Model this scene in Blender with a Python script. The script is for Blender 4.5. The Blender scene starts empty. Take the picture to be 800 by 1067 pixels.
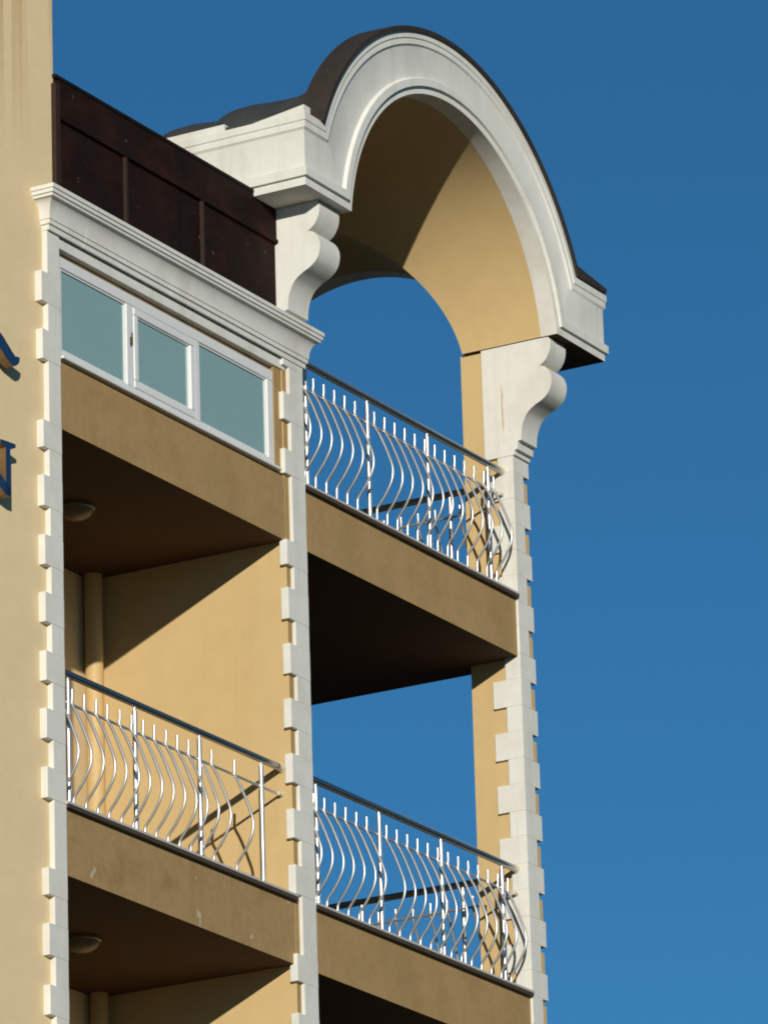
import bpy, bmesh, math, random
from mathutils import Vector, Matrix
random.seed(7)
scene = bpy.context.scene
COL = scene.collection
R = math.radians

# ------------------------------------------------------------------ materials
MATS = {}
def mat(name, color, rough=.8, metal=0., var=.06, vscale=1.2, bump=.15, bscale=160., streak=0., streak_col=None,
        spots=0., spot_col=(.6,.5,.35), spot_scale=3.5, coat=0., dirt=None, spec=.5):
    m = bpy.data.materials.new(name); m.use_nodes = True
    nt = m.node_tree; N = nt.nodes; L = nt.links
    b = N['Principled BSDF']
    b.inputs['Roughness'].default_value = rough; b.inputs['Metallic'].default_value = metal
    b.inputs['Specular IOR Level'].default_value = spec
    if coat: b.inputs['Coat Weight'].default_value = coat; b.inputs['Coat Roughness'].default_value = .04
    tc = N.new('ShaderNodeTexCoord')
    def noise(scale, detail=5, vec=None, rough=.55):
        n = N.new('ShaderNodeTexNoise'); n.inputs['Scale'].default_value = scale
        n.inputs['Detail'].default_value = detail; n.inputs['Roughness'].default_value = rough
        L.new(vec or tc.outputs['Object'], n.inputs['Vector']); return n.outputs['Fac']
    def ramp(src, a, c, va=(0,0,0,1), vc=(1,1,1,1)):
        r = N.new('ShaderNodeValToRGB'); e = r.color_ramp.elements
        e[0].position = a; e[1].position = c; e[0].color = va; e[1].color = vc
        L.new(src, r.inputs['Fac']); return r.outputs['Color']
    def mix(fac, a, c):
        x = N.new('ShaderNodeMix'); x.data_type = 'RGBA'
        if isinstance(fac, float): x.inputs['Factor'].default_value = fac
        else: L.new(fac, x.inputs['Factor'])
        for s, v in ((6, a), (7, c)):
            if isinstance(v, tuple): x.inputs[s].default_value = (*v[:3], 1)
            else: L.new(v, x.inputs[s])
        return x.outputs[2]
    lo = tuple(c*(1-var) for c in color); hi = tuple(min(1, c*(1+var)) for c in color)
    c = mix(ramp(noise(vscale, 6), .3, .7), lo, hi)
    c2 = mix(ramp(noise(vscale*9, 4), .35, .65), lo, hi)
    c = mix(.4, c, c2)
    def mapped(s):
        mp = N.new('ShaderNodeMapping'); mp.inputs['Scale'].default_value = s
        L.new(tc.outputs['Object'], mp.inputs['Vector']); return mp.outputs['Vector']
    if streak:
        f = ramp(noise(1., 5, mapped((5.5, 5.5, .28)), .6), .52, .78)
        mm = N.new('ShaderNodeMath'); mm.operation = 'MULTIPLY'; mm.inputs[1].default_value = streak
        L.new(f, mm.inputs[0])
        c = mix(mm.outputs[0], c, streak_col or tuple(v*.55 for v in color))
    if dirt:                       # (amount, colour, scale)  blotchy wear
        f = ramp(noise(dirt[2], 7, None, .65), .48, .7)
        mm = N.new('ShaderNodeMath'); mm.operation = 'MULTIPLY'; mm.inputs[1].default_value = dirt[0]
        L.new(f, mm.inputs[0]); c = mix(mm.outputs[0], c, dirt[1])
    if spots:
        f = ramp(noise(spot_scale, 6, None, .5), spots, spots+.02)
        c = mix(f, c, spot_col)
    L.new(c, b.inputs['Base Color'])
    if bump:
        bp = N.new('ShaderNodeBump'); bp.inputs['Strength'].default_value = bump; bp.inputs['Distance'].default_value = .004
        ad = N.new('ShaderNodeMath'); ad.operation = 'ADD'
        L.new(noise(bscale, 3), ad.inputs[0]); L.new(noise(bscale*.08, 4), ad.inputs[1])
        L.new(ad.outputs[0], bp.inputs['Height']); L.new(bp.outputs['Normal'], b.inputs['Normal'])
    MATS[name] = m
    return m

M_wall   = mat('ochre stucco', (.605,.435,.205), .9, var=.05, vscale=.9, bump=.35, dirt=(.18,(.50,.32,.12),1.4), streak=.18, streak_col=(.42,.27,.11))
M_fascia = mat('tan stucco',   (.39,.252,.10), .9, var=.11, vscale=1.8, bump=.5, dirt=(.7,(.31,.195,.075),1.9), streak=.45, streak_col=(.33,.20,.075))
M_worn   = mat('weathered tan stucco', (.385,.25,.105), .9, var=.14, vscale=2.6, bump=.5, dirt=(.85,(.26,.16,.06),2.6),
               streak=.6, streak_col=(.27,.17,.07), spots=.674, spot_col=(.50,.42,.28), spot_scale=5.2)
M_tower  = mat('pale cream stucco', (.68,.535,.315), .92, var=.05, vscale=1.0, bump=.4, dirt=(.15,(.58,.44,.24),1.5))
M_white  = mat('white painted render', (.745,.73,.67), .8, var=.04, vscale=1.5, bump=.12, dirt=(.4,(.55,.51,.42),2.8), streak=.5, streak_col=(.50,.45,.35))
M_soff   = mat('brown painted soffit and stub shade', (.072,.035,.011), .9, dirt=(.5,(.045,.022,.008),1.6), var=.06, bump=.25)  # slab soffit paint; on the right arch stub it stands in for shade
M_frame  = mat('white window plastic', (.77,.77,.75), .4, var=.03, bump=.03, streak=.08, streak_col=(.6,.55,.45))
M_rust   = mat('rusty sealant', (.34,.22,.10), .9, var=.25, vscale=6, bump=.4, dirt=(.6,(.12,.06,.03),5))
M_glass  = mat('teal tinted glass', (.275,.425,.41), .1, var=.025, vscale=.5, bump=0, coat=.8, spec=.6, streak=.12, streak_col=(.22,.35,.34))
M_brown  = mat('dark brown sheet metal', (.013,.006,.004), .75, metal=.0, var=.4, vscale=2.4, bump=.5, bscale=9, dirt=(.85,(.042,.012,.006),2.0), streak=.5, streak_col=(.006,.004,.003), spots=.712, spot_col=(.13,.10,.08), spot_scale=17, spec=.12)
M_cap    = mat('black roof edge', (.010,.008,.007), .7, var=.3, bump=.3, bscale=12, spec=.15)
M_brown2 = mat('brown metal trim', (.03,.014,.008), .7, var=.2, vscale=3, bump=.15, bscale=20, spec=.35)
M_roof   = mat('grey green roof sheet', (.050,.052,.045), .6, var=.25, vscale=2.5, bump=.25, bscale=14, dirt=(.5,(.085,.07,.05),2.4), spec=.4)
M_copper = mat('brown roof edge sheet', (.034,.025,.018), .65, var=.3, vscale=2.5, bump=.25, bscale=14, dirt=(.5,(.055,.038,.025),3.), spec=.4)
M_steel  = mat('stainless steel', (.66,.65,.63), .36, metal=.78, var=.05, vscale=4, bump=.02, bscale=60)
M_rail   = mat('brushed steel handrail', (.38,.37,.36), .28, metal=1., var=.08, vscale=4, bump=.02, bscale=60)
M_cop    = mat('dark brown coping strip', (.07,.045,.028), .7, var=.2, vscale=4, bump=.2)
M_bar    = mat('pale grey bar', (.52,.50,.46), .5, var=.1, vscale=6, bump=.1)
M_knob   = mat('cream plastic flange', (.62,.55,.42), .6, var=.05, bump=.05)
M_blue   = mat('glossy blue face', (.012,.036,.095), .3, var=.12, vscale=6, bump=.03, coat=.3)  # even glossy blue for the letter fronts
M_gold   = mat('letter edge with mirrored wall', (.26,.165,.07), .5, metal=.5, var=.15, vscale=9, bump=.05)  # brown of the mirrored wall put into the letter sides
M_lamp   = mat('opal lamp glass', (.20,.15,.09), .4, var=.04, bump=.02)
M_pipe   = mat('ochre painted pipe', (.60,.42,.19), .6, var=.05, vscale=2, bump=.08)
M_ground = mat('asphalt', (.045,.042,.038), .95, var=.2, vscale=.15, bump=.3, bscale=20)
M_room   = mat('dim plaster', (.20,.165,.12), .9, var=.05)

# ------------------------------------------------------------------ mesh helpers
class MB:
    def __init__(s): s.v = []; s.f = []; s.mi = []
    def add(s, vs, fs, mi=0):
        o = len(s.v); s.v += [tuple(v) for v in vs]
        for f in fs: s.f.append([i+o for i in f]); s.mi.append(mi)
    def box(s, a, b, mi=0):
        x0,y0,z0 = a; x1,y1,z1 = b
        v = [(x0,y0,z0),(x1,y0,z0),(x1,y1,z0),(x0,y1,z0),(x0,y0,z1),(x1,y0,z1),(x1,y1,z1),(x0,y1,z1)]
        s.add(v, [(3,2,1,0),(4,5,6,7),(0,1,5,4),(1,2,6,5),(2,3,7,6),(3,0,4,7)], mi)
    def prism(s, poly, fn, d0, d1, mi=0, mside=None):
        """poly: 2-D points, fn(u,v,d)->xyz"""
        n = len(poly)
        v = [fn(u,w,d0) for u,w in poly] + [fn(u,w,d1) for u,w in poly]
        s.add(v, [list(range(n))[::-1], list(range(n,2*n))], mi)
        o = len(s.v) - 2*n
        for i in range(n):
            j = (i+1) % n
            s.f.append([o+i,o+j,o+n+j,o+n+i]); s.mi.append(mi if mside is None else mside)
    def tube(s, pts, r, n=10, mi=0, cap=True):
        pts = [Vector(p) for p in pts]; rings = []
        up = None
        for i, p in enumerate(pts):
            t = (pts[min(i+1,len(pts)-1)] - pts[max(i-1,0)]).normalized()
            if up is None:
                up = Vector((1,0,0)) if abs(t.x) < .9 else Vector((0,0,1))
            a = (up - t*up.dot(t)).normalized(); b = t.cross(a); up = a
            rr = r[i] if isinstance(r, (list,tuple)) else r
            rings.append([p + (a*math.cos(2*math.pi*k/n) + b*math.sin(2*math.pi*k/n))*rr for k in range(n)])
        vs = [q for g in rings for q in g]; fs = []
        for i in range(len(pts)-1):
            for k in range(n):
                k2 = (k+1) % n
                fs.append((i*n+k, i*n+k2, (i+1)*n+k2, (i+1)*n+k))
        if cap: fs += [tuple(range(n))[::-1], tuple((len(pts)-1)*n+k for k in range(n))]
        s.add(vs, fs, mi)
    def lathe(s, prof, c, n=32, mi=0):
        """prof: (r,z)"""
        vs = []; fs = []
        for r, z in prof:
            for k in range(n):
                a = 2*math.pi*k/n; vs.append((c[0]+r*math.cos(a), c[1]+r*math.sin(a), c[2]+z))
        for i in range(len(prof)-1):
            for k in range(n):
                k2 = (k+1) % n; fs.append((i*n+k, i*n+k2, (i+1)*n+k2, (i+1)*n+k))
        fs += [tuple(range(n)), tuple((len(prof)-1)*n+k for k in range(n))[::-1]]
        s.add(vs, fs, mi)
    def grid(s, rows, mi=0, closed=False):
        n = len(rows[0]); vs = [p for r in rows for p in r]; fs = []
        for i in range(len(rows)-1 + (1 if closed else 0)):
            i2 = (i+1) % len(rows)
            for k in range(n-1): fs.append((i*n+k, i*n+k+1, i2*n+k+1, i2*n+k))
        s.add(vs, fs, mi)
    def build(s, name, mats, parent=None, bevel=0., smooth=None, recalc=True):
        me = bpy.data.meshes.new(name); me.from_pydata(s.v, [], s.f)
        if not isinstance(mats, (list,tuple)): mats = [mats]
        for m in mats: me.materials.append(m)
        for p, i in zip(me.polygons, s.mi): p.material_index = i
        if recalc:
            bm = bmesh.new(); bm.from_mesh(me); bmesh.ops.recalc_face_normals(bm, faces=bm.faces); bm.to_mesh(me); bm.free()
        if smooth is not None: smoothen(me, smooth)
        o = bpy.data.objects.new(name, me); COL.objects.link(o)
        if parent: attach(o, parent)
        if bevel:
            b = o.modifiers.new('bevel', 'BEVEL'); b.width = bevel; b.segments = 2; b.limit_method = 'ANGLE'
            b.angle_limit = R(40); b.harden_normals = False
        return o
def smoothen(me, deg):
    for p in me.polygons: p.use_smooth = True
    me.set_sharp_from_angle(angle=R(deg))
def world_loc(p):
    return Vector(p.location) if p.type == 'EMPTY' else Vector((0,0,0))   # meshes carry world metres, Empties a place
def attach(o, parent):
    o.parent = parent
    o.matrix_parent_inverse = Matrix.Translation(-world_loc(parent))
def empty(name, loc, label, cat, group=None):
    o = bpy.data.objects.new(name, None); COL.objects.link(o); o.location = loc; o.empty_display_size = .2
    tag(o, label, cat, group); return o
def tag(o, label=None, cat=None, group=None, kind=None):
    if label: o['label'] = label
    if cat: o['category'] = cat
    if group: o['group'] = group
    if kind: o['kind'] = kind
    return o
def catmull(pts, n=6):
    out = []; P = [pts[0]] + list(pts) + [pts[-1]]
    for i in range(1, len(P)-2):
        for k in range(n):
            t = k/n; a,b,c,d = P[i-1],P[i],P[i+1],P[i+2]
            out.append(tuple(.5*((2*b[j]) + (-a[j]+c[j])*t + (2*a[j]-5*b[j]+4*c[j]-d[j])*t*t + (-a[j]+3*b[j]-3*c[j]+d[j])*t**3) for j in range(len(a))))
    out.append(tuple(pts[-1])); return out
def boolean(o, cutters):
    for c in cutters:
        m = o.modifiers.new('cut', 'BOOLEAN'); m.operation = 'DIFFERENCE'; m.solver = 'EXACT'; m.object = c
    dg = bpy.context.evaluated_depsgraph_get(); dg.update()
    me = bpy.data.meshes.new_from_object(o.evaluated_get(dg))
    o.modifiers.clear(); o.data = me
    for c in cutters: bpy.data.objects.remove(c)

GZ = -12.0
# ------------------------------------------------------------------ ground
g = MB(); g.add([(-900,-900,GZ),(900,-900,GZ),(900,900,GZ),(-900,900,GZ)], [(0,1,2,3)])
tag(g.build('ground', M_ground, recalc=False), kind='structure')

# ------------------------------------------------------------------ the building
B = empty('apartment_building', (0,0,GZ), 'ochre apartment building with stacked balconies, white quoined pillars and an arched rooftop pavilion', 'building')
XB0, XB1 = 2.88, 3.12          # partition wall between the two bays
XC0, XC1 = 6.20, 6.44          # free corner pillar
ST = .46                       # slab top above its soffit

# quoin tooth heights (z bottom, z top)
LT = [(-.945,-.772),(-.561,-.374),(-.168,-.011),(.467,.651),(.86,1.039),(1.243,1.423),(1.635,1.816),(2.022,2.205),(2.419,2.609),(2.818,2.985),(3.425,3.612),(3.824,4.012)]
LT = [(a-.01,b+.01) for a,b in LT]
MT = [(-.92,-.74),(-.53,-.34),(-.12,.07),(.485,.69),(.875,1.08),(1.265,1.47),(1.655,1.86),(2.04,2.255),(2.43,2.655),(2.82,3.0),(3.48,3.66),(3.875,4.075),(4.275,4.33)]
for k in range(26): LT.append((-1.345-.4*k, -1.16-.4*k)); MT.append((-1.32-.4*k, -1.12-.4*k))
LT.sort(); MT.sort()
def front_quoins(teeth, xt, xn, xr, zlo, zhi, y0, y1, jag=0.):
    """alternating wide and narrow raised blocks on a front face"""
    m = MB(); z = zlo
    for a, b in teeth:
        if a < zlo or b > zhi+.01: continue
        if a - z > .002: m.box((xn + random.uniform(-jag,jag), y0, z), (xr, y1, a))
        m.box((xt + random.uniform(-jag,jag), y0-.001, a), (xr+.001, y1, b)); z = b
    if zhi - z > .002: m.box((xn, y0, z), (xr, y1, zhi))
    return m
# left pillar
m = MB(); m.box((-.13,.045,GZ),(-.004,.30,4.33))
pl = m.build('pillar', M_wall, B)
front_quoins(LT, -.222, -.148, 0., GZ, 4.332, .002, .06, .004).build('quoin', M_white, pl, bevel=.0025)
# middle pillar : the end of the partition wall
m = MB(); m.box((XB0,.0185,GZ),(XB1-.004,.44,4.58))
pm = m.build('pillar', [M_wall, M_fascia], B)
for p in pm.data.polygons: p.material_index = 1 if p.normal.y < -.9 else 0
front_quoins(MT, 2.848, 2.938, XB1, GZ, 4.332, -.008, .05, .005).build('quoin', M_white, pm, bevel=.0025)
# corner pillar
m = MB(); m.box((XC0+.026,.075,GZ),(XC1-.03,.425,5.414))
for k in range(-int((2.63-GZ)/.397), 5):
    a = 2.63+.397*k
    if a < 4.4: m.box((XC1-.10,.012,a-.002),(XC1-.014,.10,a+.205-.042))
pc = m.build('pillar', M_wall, B)
m = MB(); z = GZ; k0 = -int((2.63-GZ)/.397)
ks = list(range(k0, 5)); zs = [2.63+.397*k for k in ks]
for a in zs:
    if a > 4.5: break
    j = random.uniform(-.004,.004)
    if a-z > .01: m.box((XC0,.001,z),(XC1+j,.131+j,a-.0005))
    m.box((XC0-.0005,.0005,a),(XC1-.088+j,.232-j,a+.205)); z = a+.2055
m.box((XC0,.001,z),(XC1,.131,4.548))
m.build('quoin', M_white, pc, bevel=.002)
# rear corner pillar
m = MB(); m.box((XC0+.014,3.06,GZ),(XC1-.02,3.48,5.42)); m.build('pillar', M_wall, B)

# partition and rear walls
m = MB(); m.box((XB0,.441,GZ),(XB1-.004,3.5,4.62)); m.build('partition_wall', M_wall, B)
m = MB(); m.box((-.004,1.6,GZ),(XB0-.001,1.75,2.999)); m.build('rear_wall', M_tower, B)
m = MB(); m.box((-.13,.301,GZ),(-.004,3.5,4.6)); m.build('side_wall', M_wall, B)
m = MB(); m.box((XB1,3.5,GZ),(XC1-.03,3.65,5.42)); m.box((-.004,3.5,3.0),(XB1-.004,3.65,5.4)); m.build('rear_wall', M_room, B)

# balcony slabs with a dark drip strip
def slab(x0, x1, y1, z, m_front, strip=True, xs0=None, xs1=None):
    s = MB(); s.box((x0,.02,z),(x1,y1,z+ST))
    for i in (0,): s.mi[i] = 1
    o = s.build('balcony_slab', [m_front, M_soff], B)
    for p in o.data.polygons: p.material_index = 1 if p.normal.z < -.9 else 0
    if strip:
        c = MB(); c.box((xs0 if xs0 is not None else x0+.002,-.012,z+ST-.022),(xs1 or x1,.05,z+ST+.003))
        c.build('drip_strip', M_cop, o, bevel=.004)
    return o
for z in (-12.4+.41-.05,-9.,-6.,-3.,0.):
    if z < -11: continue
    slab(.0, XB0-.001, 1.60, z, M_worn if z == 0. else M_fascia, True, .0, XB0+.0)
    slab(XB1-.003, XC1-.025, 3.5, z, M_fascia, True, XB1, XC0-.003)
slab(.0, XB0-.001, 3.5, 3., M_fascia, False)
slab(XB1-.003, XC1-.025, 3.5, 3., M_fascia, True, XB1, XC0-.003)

# window of the closed bay
wroot = MB()
WX0, WX1, WZ0, WZ1 = .012, 2.775, 3.500, 4.205
def rect_frame(m, x0,x1,z0,z1,w,y0,y1, wb=None):
    wb = wb or w
    m.box((x0,y0,z0),(x1,y1,z0+wb)); m.box((x0,y0,z1-w),(x1,y1,z1))
    m.box((x0,y0,z0+wb),(x0+w,y1,z1-w)); m.box((x1-w,y0,z0+wb),(x1,y1,z1-w))
fr = MB()
fr.box((WX0,.03,WZ0),(WX1,.11,WZ0+.055)); fr.box((WX0,.03,WZ1-.075),(WX1,.11,WZ1))
for a,b in ((WX0,WX0+.055),(.868,.955),(1.735,1.80),(WX1-.08,WX1)): fr.box((a,.031,WZ0+.055),(b,.11,WZ1-.075))
win = fr.build('window', M_frame, B, bevel=.006)
def glazed(x0,x1,sash):
    z0, z1 = WZ0+.057, WZ1-.077
    if sash:
        s = MB(); rect_frame(s, x0,x1,z0,z1,.056,.0265,.10); s.build('sash', M_frame, win, bevel=.008)
        x0 += .054; x1 -= .054; z0 += .054; z1 -= .054
    bd = MB(); rect_frame(bd, x0,x1,z0,z1,.010,.040,.06); bd.build('glazing_bead', M_frame, win)
    p = MB(); p.box((x0+.004,.050,z0+.004),(x1-.004,.062,z1-.004)); p.build('pane', M_glass, win)
glazed(WX0+.057,.866,False); glazed(.957,1.733,True); glazed(1.802,WX1-.082,False)
s = MB(); s.box((WX0,-.014,WZ0-.022),(WX1+.02,.05,WZ0-.001)); s.build('sill', M_frame, win, bevel=.004)
h = MB(); h.box((.906,.020,3.84),(.918,.030,3.90)); h.box((.908,.012,3.86),(.916,.020,3.93)); h.build('handle', M_cop, win)
# wall strip beside the window, room behind
m = MB(); m.box((WX1+.001,.026,3.461),(XB0-.001,.3,4.33)); m.build('window_jamb', M_fascia, B)
m = MB(); m.box((.0,.055,4.206),(WX1+.0,.12,4.245)); m.build('lintel_joint', M_rust, B)
m = MB(); m.box((.0,.012,4.246),(XB0+.035,.12,4.33)); m.build('frieze', M_white, B, bevel=.005)
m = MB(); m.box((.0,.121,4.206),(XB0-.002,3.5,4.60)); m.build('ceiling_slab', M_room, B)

# cornice over the window : a profile swept round two mitred corners
prof = [(.0,4.331),(.022,4.331),(.022,4.366),(.038,4.369),(.038,4.398),(.046,4.402)]
prof += [(.046+.082*(1-math.cos(t*math.pi/2)), 4.402+.128*math.sin(t*math.pi/2)) for t in [i/10 for i in range(1,11)]]
prof += [(.132,4.546),(.146,4.550),(.146,4.574),(.158,4.577),(.158,4.604),(.0,4.612)]
XRr = 3.135
XL = -.135
m = MB()
cuts = [.27, 1.36]
def crow(o_, z, a, b):
    o_ *= .76; z -= .008; r = []
    if a is None: r += [(XL-o_, .30, z),(XL-o_, -o_, z)]
    else: r += [(a, .12, z),(a, -o_, z)]
    if b is None: r += [(XRr+o_*.95, -o_, z),(XRr+o_*.95, .30, z)]
    else: r += [(b, -o_, z),(b, .12, z)]
    return r
for a_, b_ in ((None, cuts[0]-.0022), (cuts[0]+.0022, cuts[1]-.0018), (cuts[1]+.0018, None)):
    m.grid([crow(o_, z, a_, b_) for o_, z in prof])
m.build('cornice', M_white, B, smooth=35, recalc=True)

# dark sheet metal parapet
m = MB(); m.box((-.012,.012,4.60),(2.822,.30,5.44)); par = m.build('parapet', M_brown, B, bevel=.006)
m = MB(); m.box((-.03,-.004,5.44),(2.824,.33,5.468)); m.build('parapet_cap', M_cap, par, bevel=.005)
m = MB(); m.box((.012,-.012,5.155),(2.848,.013,5.187)); m.box((.012,.0,5.187),(2.84,.012,5.438)); m.build('rail_batten', M_brown, par, bevel=.005)
for x in (.845,1.83):
    m = MB(); m.box((x-.026,-.010,4.602),(x+.010,.013,5.154)); m.build('batten', M_brown2, par, bevel=.005)
m = MB(); m.box((-.04,-.008,4.602),(.022,.28,5.40)); m.build('corner_strip', M_brown2, par, bevel=.004)

# ------------------------------------------------------------------ rooftop arch
YA = -.44; ZS = 5.415
def arc_par(t):      # arch ring, t = 0 inside edge ... 1 outside edge
    return (4.67-.055*t, 5.20-.06*t, 1.53+.495*t)
XLO, XRO = 2.50, 6.96
def front_path(t, yo, n=120):
    """from the rear of the left side, round the corner, over the arch and back along the right side"""
    z = ZS + .53*t; cx, cz, r = arc_par(t); y = YA + yo
    s = math.asin((z-cz)/r); pts = [(XLO+yo, 3.5, z), (XLO+yo, y, z)]
    for i in range(n+1):
        a = math.pi - s - (math.pi-2*s)*i/n
        pts.append((cx+r*math.cos(a), y, cz+r*math.sin(a)))
    pts += [(XRO-yo, y, z), (XRO-yo, .30, z)]
    return pts
# profile (t, set back) from the inside edge to the outside edge
pf = [(0.,.16),(0.,.022),(.115,.022),(.118,.0),(.235,.0),(.25,.010),(.265,.024),(.76,.024),(.78,.020),(.80,.008),(.885,.008),(.90,.0),(1.,.0),(1.,.16)]
m = MB(); m.grid([front_path(t, yo) for t, yo in pf])
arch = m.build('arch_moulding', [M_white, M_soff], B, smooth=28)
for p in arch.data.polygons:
    if abs(p.normal.z) > .9 and p.center.z < ZS+.02 and p.center.x > 6.1: p.material_index = 1  # right stub underside: shade put into the colour with the soffit brown
# flat wall ring carrying the moulding (from the vault to the coping)
def cyl_poly(cx, cz, r, n=160, a0=0., a1=2*math.pi): return [(cx+r*math.cos(a0+(a1-a0)*i/n), cz+r*math.sin(a0+(a1-a0)*i/n)) for i in range(n)]
fy = lambda u,w,d: (u,d,w)      # polygon in x-z, extruded along y
fx = lambda u,w,d: (d,u,w)      # polygon in y-z, extruded along x
# vault : solid mass minus a long barrel and a cross barrel
m = MB()
outer = [(2.66,ZS+.001),(6.72,ZS+.001),(6.72,5.92),(6.30,5.93)]
cx, cz, r = 4.66, 5.22, 1.58
outer += [(cx+r*math.cos(a), cz+r*math.sin(a)) for a in [R(27.5+ (180-55)*i/60) for i in range(61)]]
outer += [(2.84,5.93),(2.66,5.92)]
m.prism(outer, fy, YA+.15, 3.5)
vault = m.build('vault', [M_white, M_wall, M_soff], B)
# gable of the cross barrel on the right
SC = (1.67, 5.20, 1.30)
m = MB(); m.prism(cyl_poly(4.67,5.20,1.531), fy, -1.2, 3.3); c1 = m.build('c', M_wall)
m = MB(); m.prism(cyl_poly(SC[0],SC[1],SC[2]), fx, 4.67, 8.); c2 = m.build('c', M_wall)
boolean(vault, [c1, c2])
for p in vault.data.polygons:
    c = p.center; n = p.normal
    inn = math.hypot(c.x-4.67, c.z-5.20) < 1.56 or (c.x > 5 and math.hypot(c.y-SC[0], c.z-SC[1]) < 1.34 and c.x < 6.6)
    p.material_index = 1 if inn and not (n.z < -.99 and c.z < 5.5) else (2 if n.z < -.9 and c.x > 5.5 else 0)  # right underside coloured dark to carry its shade, left side stays white
smoothen(vault.data, 12)
# side arch wall and moulding, facing right
def side_path(t, xo, n=80):
    z = ZS + .53*t; r = SC[2] + .42*t; cz = SC[1] - .02*t; x = XRO - xo
    s = math.asin(min(1,(z-cz)/r)); pts = [(x, .30, z)]
    for i in range(n+1):
        a = math.pi - s - (math.pi-2*s)*i/n
        pts.append((x, SC[0]+r*math.cos(a), cz+r*math.sin(a)))
    pts.append((x, 3.5, z)); return pts
m = MB(); m.grid([side_path(t, yo) for t, yo in [(0.,.20)]+pf[1:-1]+[(1.,.50)]])
m.build('arch_moulding', M_white, B, smooth=28)
ring = [(SC[0]+1.70*math.cos(R(a)), SC[1]+1.70*math.sin(R(a))) for a in [10+160*i/60 for i in range(61)]]
ring += [(SC[0]+1.302*math.cos(R(a)), SC[1]+1.302*math.sin(R(a))) for a in [169-158*i/80 for i in range(81)]]
m = MB(); m.prism(ring, fx, 5.30, 6.80)
gable = m.build('side_gable', [M_wall], B)
m = MB(); m.prism(cyl_poly(4.67,5.20,1.545), fy, -1.2, 3.7); c1 = m.build('c', M_wall)
boolean(gable, [c1]); smoothen(gable.data, 20)

# brackets and the white blocks below the stubs
bp = [(-.33,5.414),(-.348,5.37),(-.338,5.30),(-.30,5.235),(-.25,5.20)]
b2 = [(-.25,5.198),(-.295,5.185),(-.335,5.13),(-.345,5.06),(-.32,4.985),(-.265,4.935),(-.195,4.90),(-.135,4.855),(-.098,4.79),(-.08,4.72),(-.076,4.655)]
poly = catmull(bp,6) + catmull(b2,5) + [(-.046,4.652),(-.042,4.59),(-.016,4.588),(-.016,4.552),(.0,4.55)]
def bracket(x0, x1, yb, zlow):
    m = MB(); m.prism(poly + [(yb,4.55),(yb,5.414)], fx, x0, x1)
    if zlow < 4.54: m.box((x0+.002,.001,zlow),(x1-.002,yb-.002,4.549))
    return m.build('bracket', M_white, B, bevel=.004, smooth=30)
rb = bracket(XC0-.002, XC1, .238, 4.55)
def rust_run(src, name, y, w, z0, z1):
    mt = src.copy(); mt.name = name; nt = mt.node_tree; N = nt.nodes; L = nt.links; b = N['Principled BSDF']
    c0 = b.inputs['Base Color'].links[0].from_socket
    tc = N.new('ShaderNodeTexCoord'); sx = N.new('ShaderNodeSeparateXYZ'); L.new(tc.outputs['Object'], sx.inputs[0])
    nz = N.new('ShaderNodeTexNoise'); nz.inputs['Scale'].default_value = 9; nz.inputs['Detail'].default_value = 5; L.new(tc.outputs['Object'], nz.inputs['Vector'])
    def M(op, a, bb):
        n = N.new('ShaderNodeMath'); n.operation = op; n.use_clamp = op == 'MULTIPLY'
        for i, v in enumerate((a, bb)):
            if isinstance(v, (int, float)): n.inputs[i].default_value = v
            else: L.new(v, n.inputs[i])
        return n.outputs[0]
    d = M('ABSOLUTE', M('ADD', M('SUBTRACT', sx.outputs['Y'], y), M('MULTIPLY', M('SUBTRACT', nz.outputs['Fac'], .5), .03)), 0)
    f = M('MULTIPLY', M('SUBTRACT', 1., M('DIVIDE', d, w)), 1.)
    g = M('MULTIPLY', M('MULTIPLY', M('SUBTRACT', sx.outputs['Z'], z0), 9.), M('MULTIPLY', M('SUBTRACT', z1, sx.outputs['Z']), 9.))
    f = M('MULTIPLY', f, M('MULTIPLY', g, M('MULTIPLY', nz.outputs['Fac'], 1.5)))
    x = N.new('ShaderNodeMix'); x.data_type = 'RGBA'; L.new(f, x.inputs['Factor']); L.new(c0, x.inputs[6]); x.inputs[7].default_value = (.50,.30,.10,1)
    L.new(x.outputs[2], b.inputs['Base Color']); return mt
rb.data.materials[0] = rust_run(M_white, 'white render with a rust run', .075, .011, 4.70, 5.15)
bracket(2.824, 3.10, .44, 4.55)
m = MB(); m.box((2.85,.441,4.62),(3.09,3.5,5.415)); m.build('attic_wall', M_wall, B)

# roof skins
def roof_section(r, y, th):
    cx, cz = 4.58, 5.27
    pts = [(2.53,5.96),(2.80,6.00),(3.02,6.06)]
    pts += [(cx+r*math.cos(a), cz+r*math.sin(a)) for a in [R(148-96*i/70) for i in range(71)]]
    return [(u,y,w) for u,w in pts]
ry = [(-.27,1.585),(.1,1.585),(.35,1.583),(.55,1.583),(.70,1.592),(.80,1.602),(.87,1.596),(.91,1.572),(1.0,1.555),(1.12,1.546),(1.22,1.556),(1.32,1.568),(1.40,1.562),(1.45,1.535),(1.6,1.515),(2.2,1.55),(3.55,1.55)]
m = MB(); m.grid([roof_section(r, y, 0) for y, r in ry]); rf = m.build('roof', M_roof, B, smooth=30)
sm = rf.modifiers.new('thick','SOLIDIFY'); sm.thickness = .02; sm.offset = 1
def gable_x(t, a):     # from the main roof skin out to the right edge
    z = SC[1]-.01+1.75*math.sin(R(a)); x0 = 4.66+math.sqrt(max(.12, 1.575**2-(z-5.22)**2))
    return x0 + (XRO+.02-x0)*t
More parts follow.
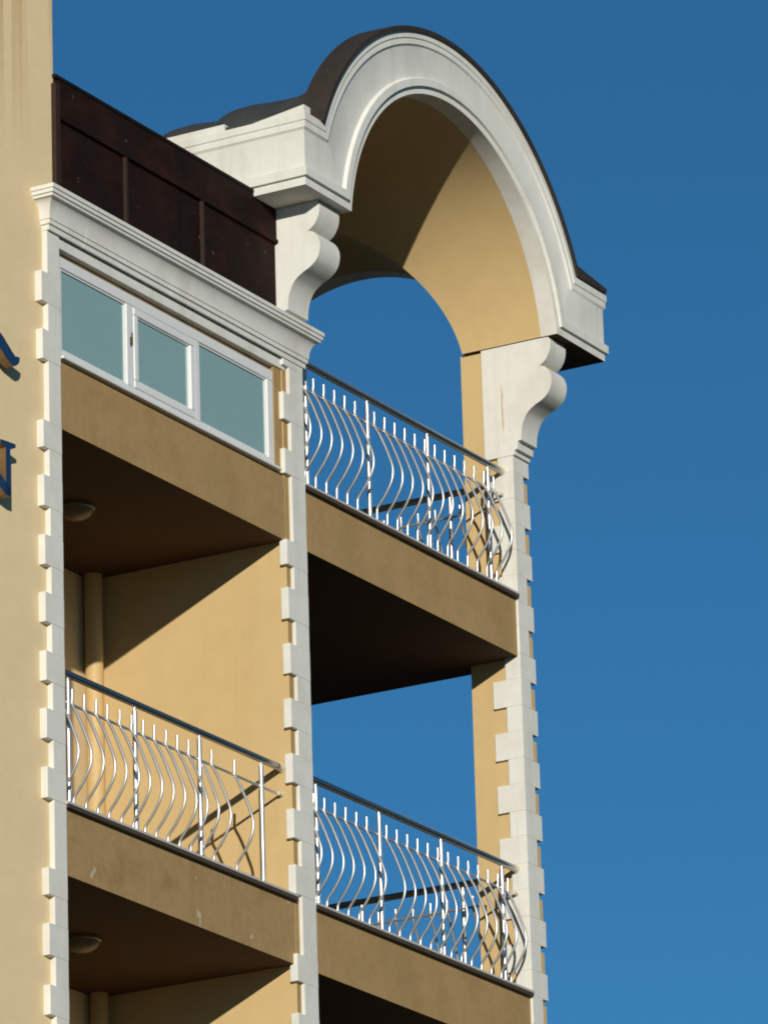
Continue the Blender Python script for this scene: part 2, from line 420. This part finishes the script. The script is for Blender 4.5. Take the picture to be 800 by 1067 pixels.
m = MB(); m.grid([[(gable_x(x, 158-136*i/60), SC[0]+1.75*math.cos(R(158-136*i/60)), SC[1]-.01+1.75*math.sin(R(158-136*i/60))) for i in range(61)] for x in (0.,.5,1.)])
rg = m.build('roof', M_roof, B, smooth=30); sm = rg.modifiers.new('thick','SOLIDIFY'); sm.thickness = .02; sm.offset = 1
for y, r in ((.30,1.605),(.90,1.603),(1.43,1.568),(2.2,1.57),(2.9,1.57)):
    m = MB(); m.tube(roof_section(r, y, 0)[2:-3], .016, 6); m.build('roof_seam', M_roof, rf, smooth=50)
# metal coping over the front arch
def coping_ring(r, y, cz=5.135, a0=157, a1=24.5):
    return [(4.615+r*math.cos(R(a0+(a1-a0)*i/90)), y, cz+r*math.sin(R(a0+(a1-a0)*i/90))) for i in range(91)]
m = MB()
m.grid([coping_ring(2.027,YA-.002), coping_ring(2.03,YA-.018), coping_ring(2.062,YA-.02), coping_ring(2.07,YA+.0), coping_ring(2.075,-.24), coping_ring(2.03,-.235), coping_ring(1.75,-.232)])
m.build('arch_coping', M_copper, B, smooth=40)
m = MB(); m.prism([(4.60+1.99*math.cos(a), 5.15+1.99*math.sin(a)) for a in [R(18+144*i/90) for i in range(91)]] + [(4.67+1.545*math.cos(a), 5.20+1.545*math.sin(a)) for a in [R(166-152*i/90) for i in range(91)]], fy, YA+.06, -.236)
m.build('arch_wall', M_white, B)
# top fillet of the left cornice (broken away near the corner) and flashing on the right stub
m = MB(); m.box((2.515,.22,5.944),(2.60,3.5,6.0)); m.prism([(-.425,5.944),(.02,5.944),(.0,5.95),(-.425,6.005)], fx, 2.512, 2.60)
m.build('top_fillet', M_white, B)
m = MB(); m.prism([(6.47,5.95),(6.93,5.95),(6.93,5.985),(6.47,6.03)], fy, YA-.02, .3); m.build('flashing', M_copper, B)

# ------------------------------------------------------------------ stair tower
A = R(8)
def tw(u, w, d):       # u along the wall to the left of its right edge, d out of the wall
    return (-.02 - u*math.cos(A) - d*math.sin(A), .022 + u*math.sin(A) - d*math.cos(A), w)
m = MB(); m.prism([(0,GZ),(5.,GZ),(5.,9.),(0,9.)], tw, 0., -3.2)
nt = M_tower.node_tree
t = m.build('stair_tower', M_tower); tag(t, 'plain pale cream stucco tower wall rising beside the balconies, rain stained near the top', 'building')
# rain stains: brown runs hanging from the top of the tower
def add_stains(mt):
    nt = mt.node_tree; N = nt.nodes; L = nt.links; b = N['Principled BSDF']
    src = b.inputs['Base Color'].links[0].from_socket
    tc = N.new('ShaderNodeTexCoord'); sx = N.new('ShaderNodeSeparateXYZ'); L.new(tc.outputs['Object'], sx.inputs[0])
    mp = N.new('ShaderNodeMapping'); mp.inputs['Scale'].default_value = (7,7,.12); L.new(tc.outputs['Object'], mp.inputs['Vector'])
    n = N.new('ShaderNodeTexNoise'); n.inputs['Scale'].default_value = 1; n.inputs['Detail'].default_value = 4; L.new(mp.outputs[0], n.inputs['Vector'])
    r = N.new('ShaderNodeValToRGB'); r.color_ramp.elements[0].position = .46; r.color_ramp.elements[1].position = .62; L.new(n.outputs['Fac'], r.inputs[0])
    mr = N.new('ShaderNodeMapRange'); mr.inputs['From Min'].default_value = 4.75; mr.inputs['From Max'].default_value = 5.9
    mr.inputs['To Min'].default_value = 0; mr.inputs['To Max'].default_value = .8; L.new(sx.outputs['Z'], mr.inputs['Value'])
    mm = N.new('ShaderNodeMath'); mm.operation = 'MULTIPLY'; L.new(r.outputs[0], mm.inputs[0]); L.new(mr.outputs[0], mm.inputs[1])
    x = N.new('ShaderNodeMix'); x.data_type = 'RGBA'; L.new(mm.outputs[0], x.inputs['Factor']); L.new(src, x.inputs[6]); x.inputs[7].default_value = (.40,.25,.09,1)
    L.new(x.outputs[2], b.inputs['Base Color'])
add_stains(M_tower)

# sign letters standing off the tower
def letter(name, polys, label, dz=0.):
    m = MB()
    for p in polys: m.prism([(u+.045, w+dz) for u, w in p], tw, .115, .045, 0, 1)
    o = m.build(name, [M_blue, M_gold], bevel=0.)
    for p in o.data.polygons:
        p.material_index = 0 if abs(p.normal.dot(Vector((-math.sin(A), -math.cos(A), 0)))) > .9 else 1
    return tag(o, label, 'letter', 'sign letters on the tower')
def stroke(pts, w):
    """a band of given widths along a 2-D path"""
    L_, R_ = [], []
    for i,(x,z) in enumerate(pts):
        a = Vector(pts[max(i-1,0)]); b = Vector(pts[min(i+1,len(pts)-1)]); d = (b-a).normalized(); n = Vector((-d.y,d.x))
        ww = w[i] if isinstance(w,(list,tuple)) else w
        L_.append((x+n.x*ww/2, z+n.y*ww/2)); R_.append((x-n.x*ww/2, z-n.y*ww/2))
    return L_ + R_[::-1]
# u grows to the left
letter('sign_letter', [
    [(.503,2.715),(.65,2.715),(.65,2.690),(.60,2.672),(.60,2.35),(.555,2.35),(.555,2.672),(.503,2.690)],
    [(1.02,2.70),(.93,2.70),(.555,2.40),(.555,2.352),(.61,2.352),(.96,2.63)],
    [(.90,2.35),(1.06,2.35),(1.06,2.375),(1.0,2.39),(1.0,2.66),(.96,2.63),(.96,2.39),(.90,2.375)]],
    'blue metal letter N below the curled letter on the pale tower wall')
letter('sign_letter', [
    stroke(catmull([(.92,3.545),(.80,3.525),(.67,3.435),(.60,3.38),(.55,3.335),(.50,3.315),(.455,3.345)],5), [.09]*14+[.085]*6+[.08]*5+[.07,.06,.05,.04,.02,.01]),
    [(1.04,3.27),(1.16,3.27),(1.16,3.29),(1.12,3.305),(1.12,3.70),(1.16,3.715),(1.16,3.735),(.95,3.735),(.95,3.70),(1.06,3.70),(1.06,3.305),(1.04,3.29)],
    stroke(catmull([(.96,3.717),(.82,3.70),(.76,3.63),(.80,3.545),(.92,3.515),(1.06,3.513)],5), .045)],
    'blue metal letter with a curled leg, the upper sign letter on the pale tower wall', -.03)

# ------------------------------------------------------------------ railings
def railing(label, axis, a0, a1, fixed, slab_top, T, H, MID, posts, bals, out, parent_loc, knobs, hand_over=0.):
    """axis 'x' or 'y'; the balusters belly towards out*(other axis)"""
    P = (lambda u, o, z: (u, fixed+out*o, z)) if axis == 'x' else (lambda u, o, z: (fixed+out*o, u, z))
    root = empty('balcony_railing', parent_loc, label, 'railing', 'steel railings of the balconies')
    m = MB(); m.tube([P(a0,0,H),P(a1,0,H)], .025, 16); m.build('handrail', M_rail, root, smooth=40)
    m = MB(); m.tube([P(a0,-.012,MID),P(a1,-.012,MID)], .0095, 10); m.build('middle_rail', M_steel, root, smooth=40)
    m = MB(); lo = P(a0,.088,slab_top+.0045); hi = P(a1,.1145,slab_top+.021)
    m.box(tuple(min(a,b) for a,b in zip(lo,hi)), tuple(max(a,b) for a,b in zip(lo,hi))); m.build('base_bar', M_bar, root)
    for u in posts:
        m = MB(); m.tube([P(u,0,slab_top),P(u,0,H-.05)], .0165, 12); m.tube([P(u,0,H-.05),P(u,0,H-.02)], .010, 8)
        m.build('post', M_steel, root, smooth=40)
    path = catmull([(0,T),(0,T-.05),(.0,T-.10),(.045,T-.19),(.098,T-.32),(.136,T-.44),(.125,T-.54),(.065,T-.645),(.01,T-.715),(0,T-.76),(0,slab_top+.008)],5)
    proto = None
    for u in bals:
        if proto is None:
            m = MB(); m.tube([P(u,o,z) for o,z in path], .0095, 10); proto = m.build('baluster', M_steel, root, smooth=40); u0 = u
        else:
            o = proto.copy(); COL.objects.link(o); o.parent = root
            d = (u-u0)*1.
            rot = R(random.uniform(-2.5,2.5))
            piv = Vector(P(u0,0,slab_top))
            mv = Matrix.Translation(Vector(P(u,0,0))-Vector(P(u0,0,0))) @ Matrix.Translation(piv) @ Matrix.Rotation(rot,4,'Z') @ Matrix.Translation(-piv)
            o.matrix_parent_inverse = Matrix.Translation(-world_loc(root)); o.matrix_basis = mv
    for (u, s) in knobs:
        for zz, rr in ((H,.033),(MID,.017)):
            m = MB(); m.tube([P(u-s*.045,0,zz),P(u-s*.012,0,zz)], rr*.82, 14); m.tube([P(u-s*.014,0,zz),P(u-s*.001,0,zz)], rr, 14)
            m.build('wall_flange', M_knob, root, smooth=40)
    return root
YR = .10
railing('steel railing of the left balcony, with two balusters missing at its right end', 'x', -.002, XB0, YR, ST, 1.297, 1.387, 1.20,
        [.19,1.0,1.81,2.61], [.09,.238,.386,.53,.665,.815,.961,1.104,1.243,1.387,1.532,1.673,1.82,1.967,2.26], -1, (1.4,YR,ST), [(XB0,1)])
sp = .146
def right_bals(): return [3.16]+[3.306+sp*i for i in range(6)] + [4.310+.1465*i for i in range(13)]
railing('front steel railing of the lower right balcony, below the other corner balcony', 'x', XB1-.004, XC0, YR, ST, 1.304, 1.404, 1.218,
        [3.34,4.21,5.09,5.985], right_bals(), -1, (4.6,YR,ST), [(XC0,1)])
railing('front steel railing of the upper right balcony, under the rooftop arch', 'x', XB1-.004, XC0, YR, 3+ST, 4.361, 4.442, 4.258,
        [3.34,4.21,5.08,5.985], right_bals(), -1, (4.6,YR,3+ST), [(XC0,1)])
for z, lab in ((0.,'dark side steel railing behind the front railing of the lower right balcony'),(3.,'dark side steel railing behind the front railing of the upper right balcony')):
    railing(lab, 'y', .44, 3.06, 6.345, z+ST, z+1.30, z+1.40, z+1.215, [.62,1.47,2.3,2.95],
            [.54]+[.75+.146*i for i in range(5)]+[1.60+.146*i for i in range(5)]+[2.42+.146*i for i in range(4)], 1, (6.345,1.75,z+ST), [(3.06,1)])

# ------------------------------------------------------------------ ceiling lamps and drainpipe
for z, lab in ((3.,'round opal ceiling lamp under the upper left soffit, below the window'),(0.,'round opal ceiling lamp under the lower left soffit, below the railed balcony')):
    e = empty('ceiling_lamp', (1.43,.80,z), lab, 'lamp', 'ceiling lamps of the left balconies')
    m = MB(); m.lathe([(.03,-.001),(.125,-.001),(.128,-.022),(.118,-.028),(.03,-.028)], (1.43,.80,z), 40); m.build('lamp_base', M_lamp, e, smooth=40)
    m = MB(); m.lathe([(.114*math.cos(R(a)), -.026-.072*math.sin(R(a))) for a in range(0,90,9)]+[(.003,-.098)], (1.43,.80,z), 40); m.build('lamp_shade', M_lamp, e, smooth=60)
e = empty('drainpipe', (2.785,1.525,GZ), 'ochre painted round drainpipe in the rear corner of the left balcony', 'pipe')
m = MB(); m.tube([(2.785,1.525,GZ),(2.785,1.525,3.02)], .064, 28); m.build('pipe', M_pipe, e, smooth=40)
for z in (-9.6,-8,-5,-2.,.95,):
    m = MB(); m.tube([(2.785,1.525,z),(2.785,1.525,z+.03)], .069, 28); m.box((2.77,1.57,z),(2.80,1.602,z+.03)); m.build('pipe_clip', M_pipe, e, smooth=40)

# ------------------------------------------------------------------ light
s = Vector((-1.64,-1.0,.45)).normalized()
el = math.asin(s.z); az = math.atan2(s.x, s.y)
w = bpy.data.worlds.new('World'); scene.world = w; w.use_nodes = True
nt = w.node_tree; bg = nt.nodes['Background']
sky = nt.nodes.new('ShaderNodeTexSky'); sky.sky_type = 'NISHITA'; sky.sun_disc = False
sky.sun_elevation = el; sky.sun_rotation = az; sky.air_density = 1.0; sky.dust_density = 0.0; sky.ozone_density = 6.0; sky.altitude = 1500
tint = nt.nodes.new('ShaderNodeMix'); tint.data_type = 'RGBA'; tint.blend_type = 'MULTIPLY'; tint.inputs['Factor'].default_value = 1
tint.inputs[7].default_value = (.50,.89,.84,1)          # the deep polarised blue of this sky
nt.links.new(sky.outputs[0], tint.inputs[6]); nt.links.new(tint.outputs[2], bg.inputs[0]); bg.inputs[1].default_value = .09
ld = bpy.data.lights.new('sun','SUN'); ld.energy = 3.9; ld.angle = R(.5); ld.color = (1,.94,.82)
lo = bpy.data.objects.new('sun', ld); COL.objects.link(lo); lo.location = (-20,-15,20)
lo.rotation_euler = (-s).to_track_quat('-Z','Y').to_euler()

# ------------------------------------------------------------------ camera
cd = bpy.data.cameras.new('camera'); co = bpy.data.objects.new('camera', cd); COL.objects.link(co)
Rr = Vector((0.4972638350519528,-0.8671346436020173,-0.028393453728400887)); Uu = Vector((-0.2584130814299873,-0.17927100703630838,0.9492547526254724)); Ff = Vector((0.8282218046485393,0.4646928188614393,0.3132239237403914))
mw = Matrix((( Rr.x,Uu.x,-Ff.x,-32.690534578523454),(Rr.y,Uu.y,-Ff.y,-20.71699107299282),(Rr.z,Uu.z,-Ff.z,-10.392819238720655),(0,0,0,1)))
co.matrix_world = mw
cd.sensor_fit = 'VERTICAL'; cd.sensor_height = 36; cd.sensor_width = 27; cd.lens = 221.424; cd.clip_start = .5; cd.clip_end = 5000
scene.camera = co
scene.render.resolution_x = 767; scene.render.resolution_y = 1024
scene.cycles.filter_width = 1.9
vs = scene.view_settings; vs.view_transform = 'Standard'; vs.look = 'None'; vs.exposure = 0; vs.gamma = 1
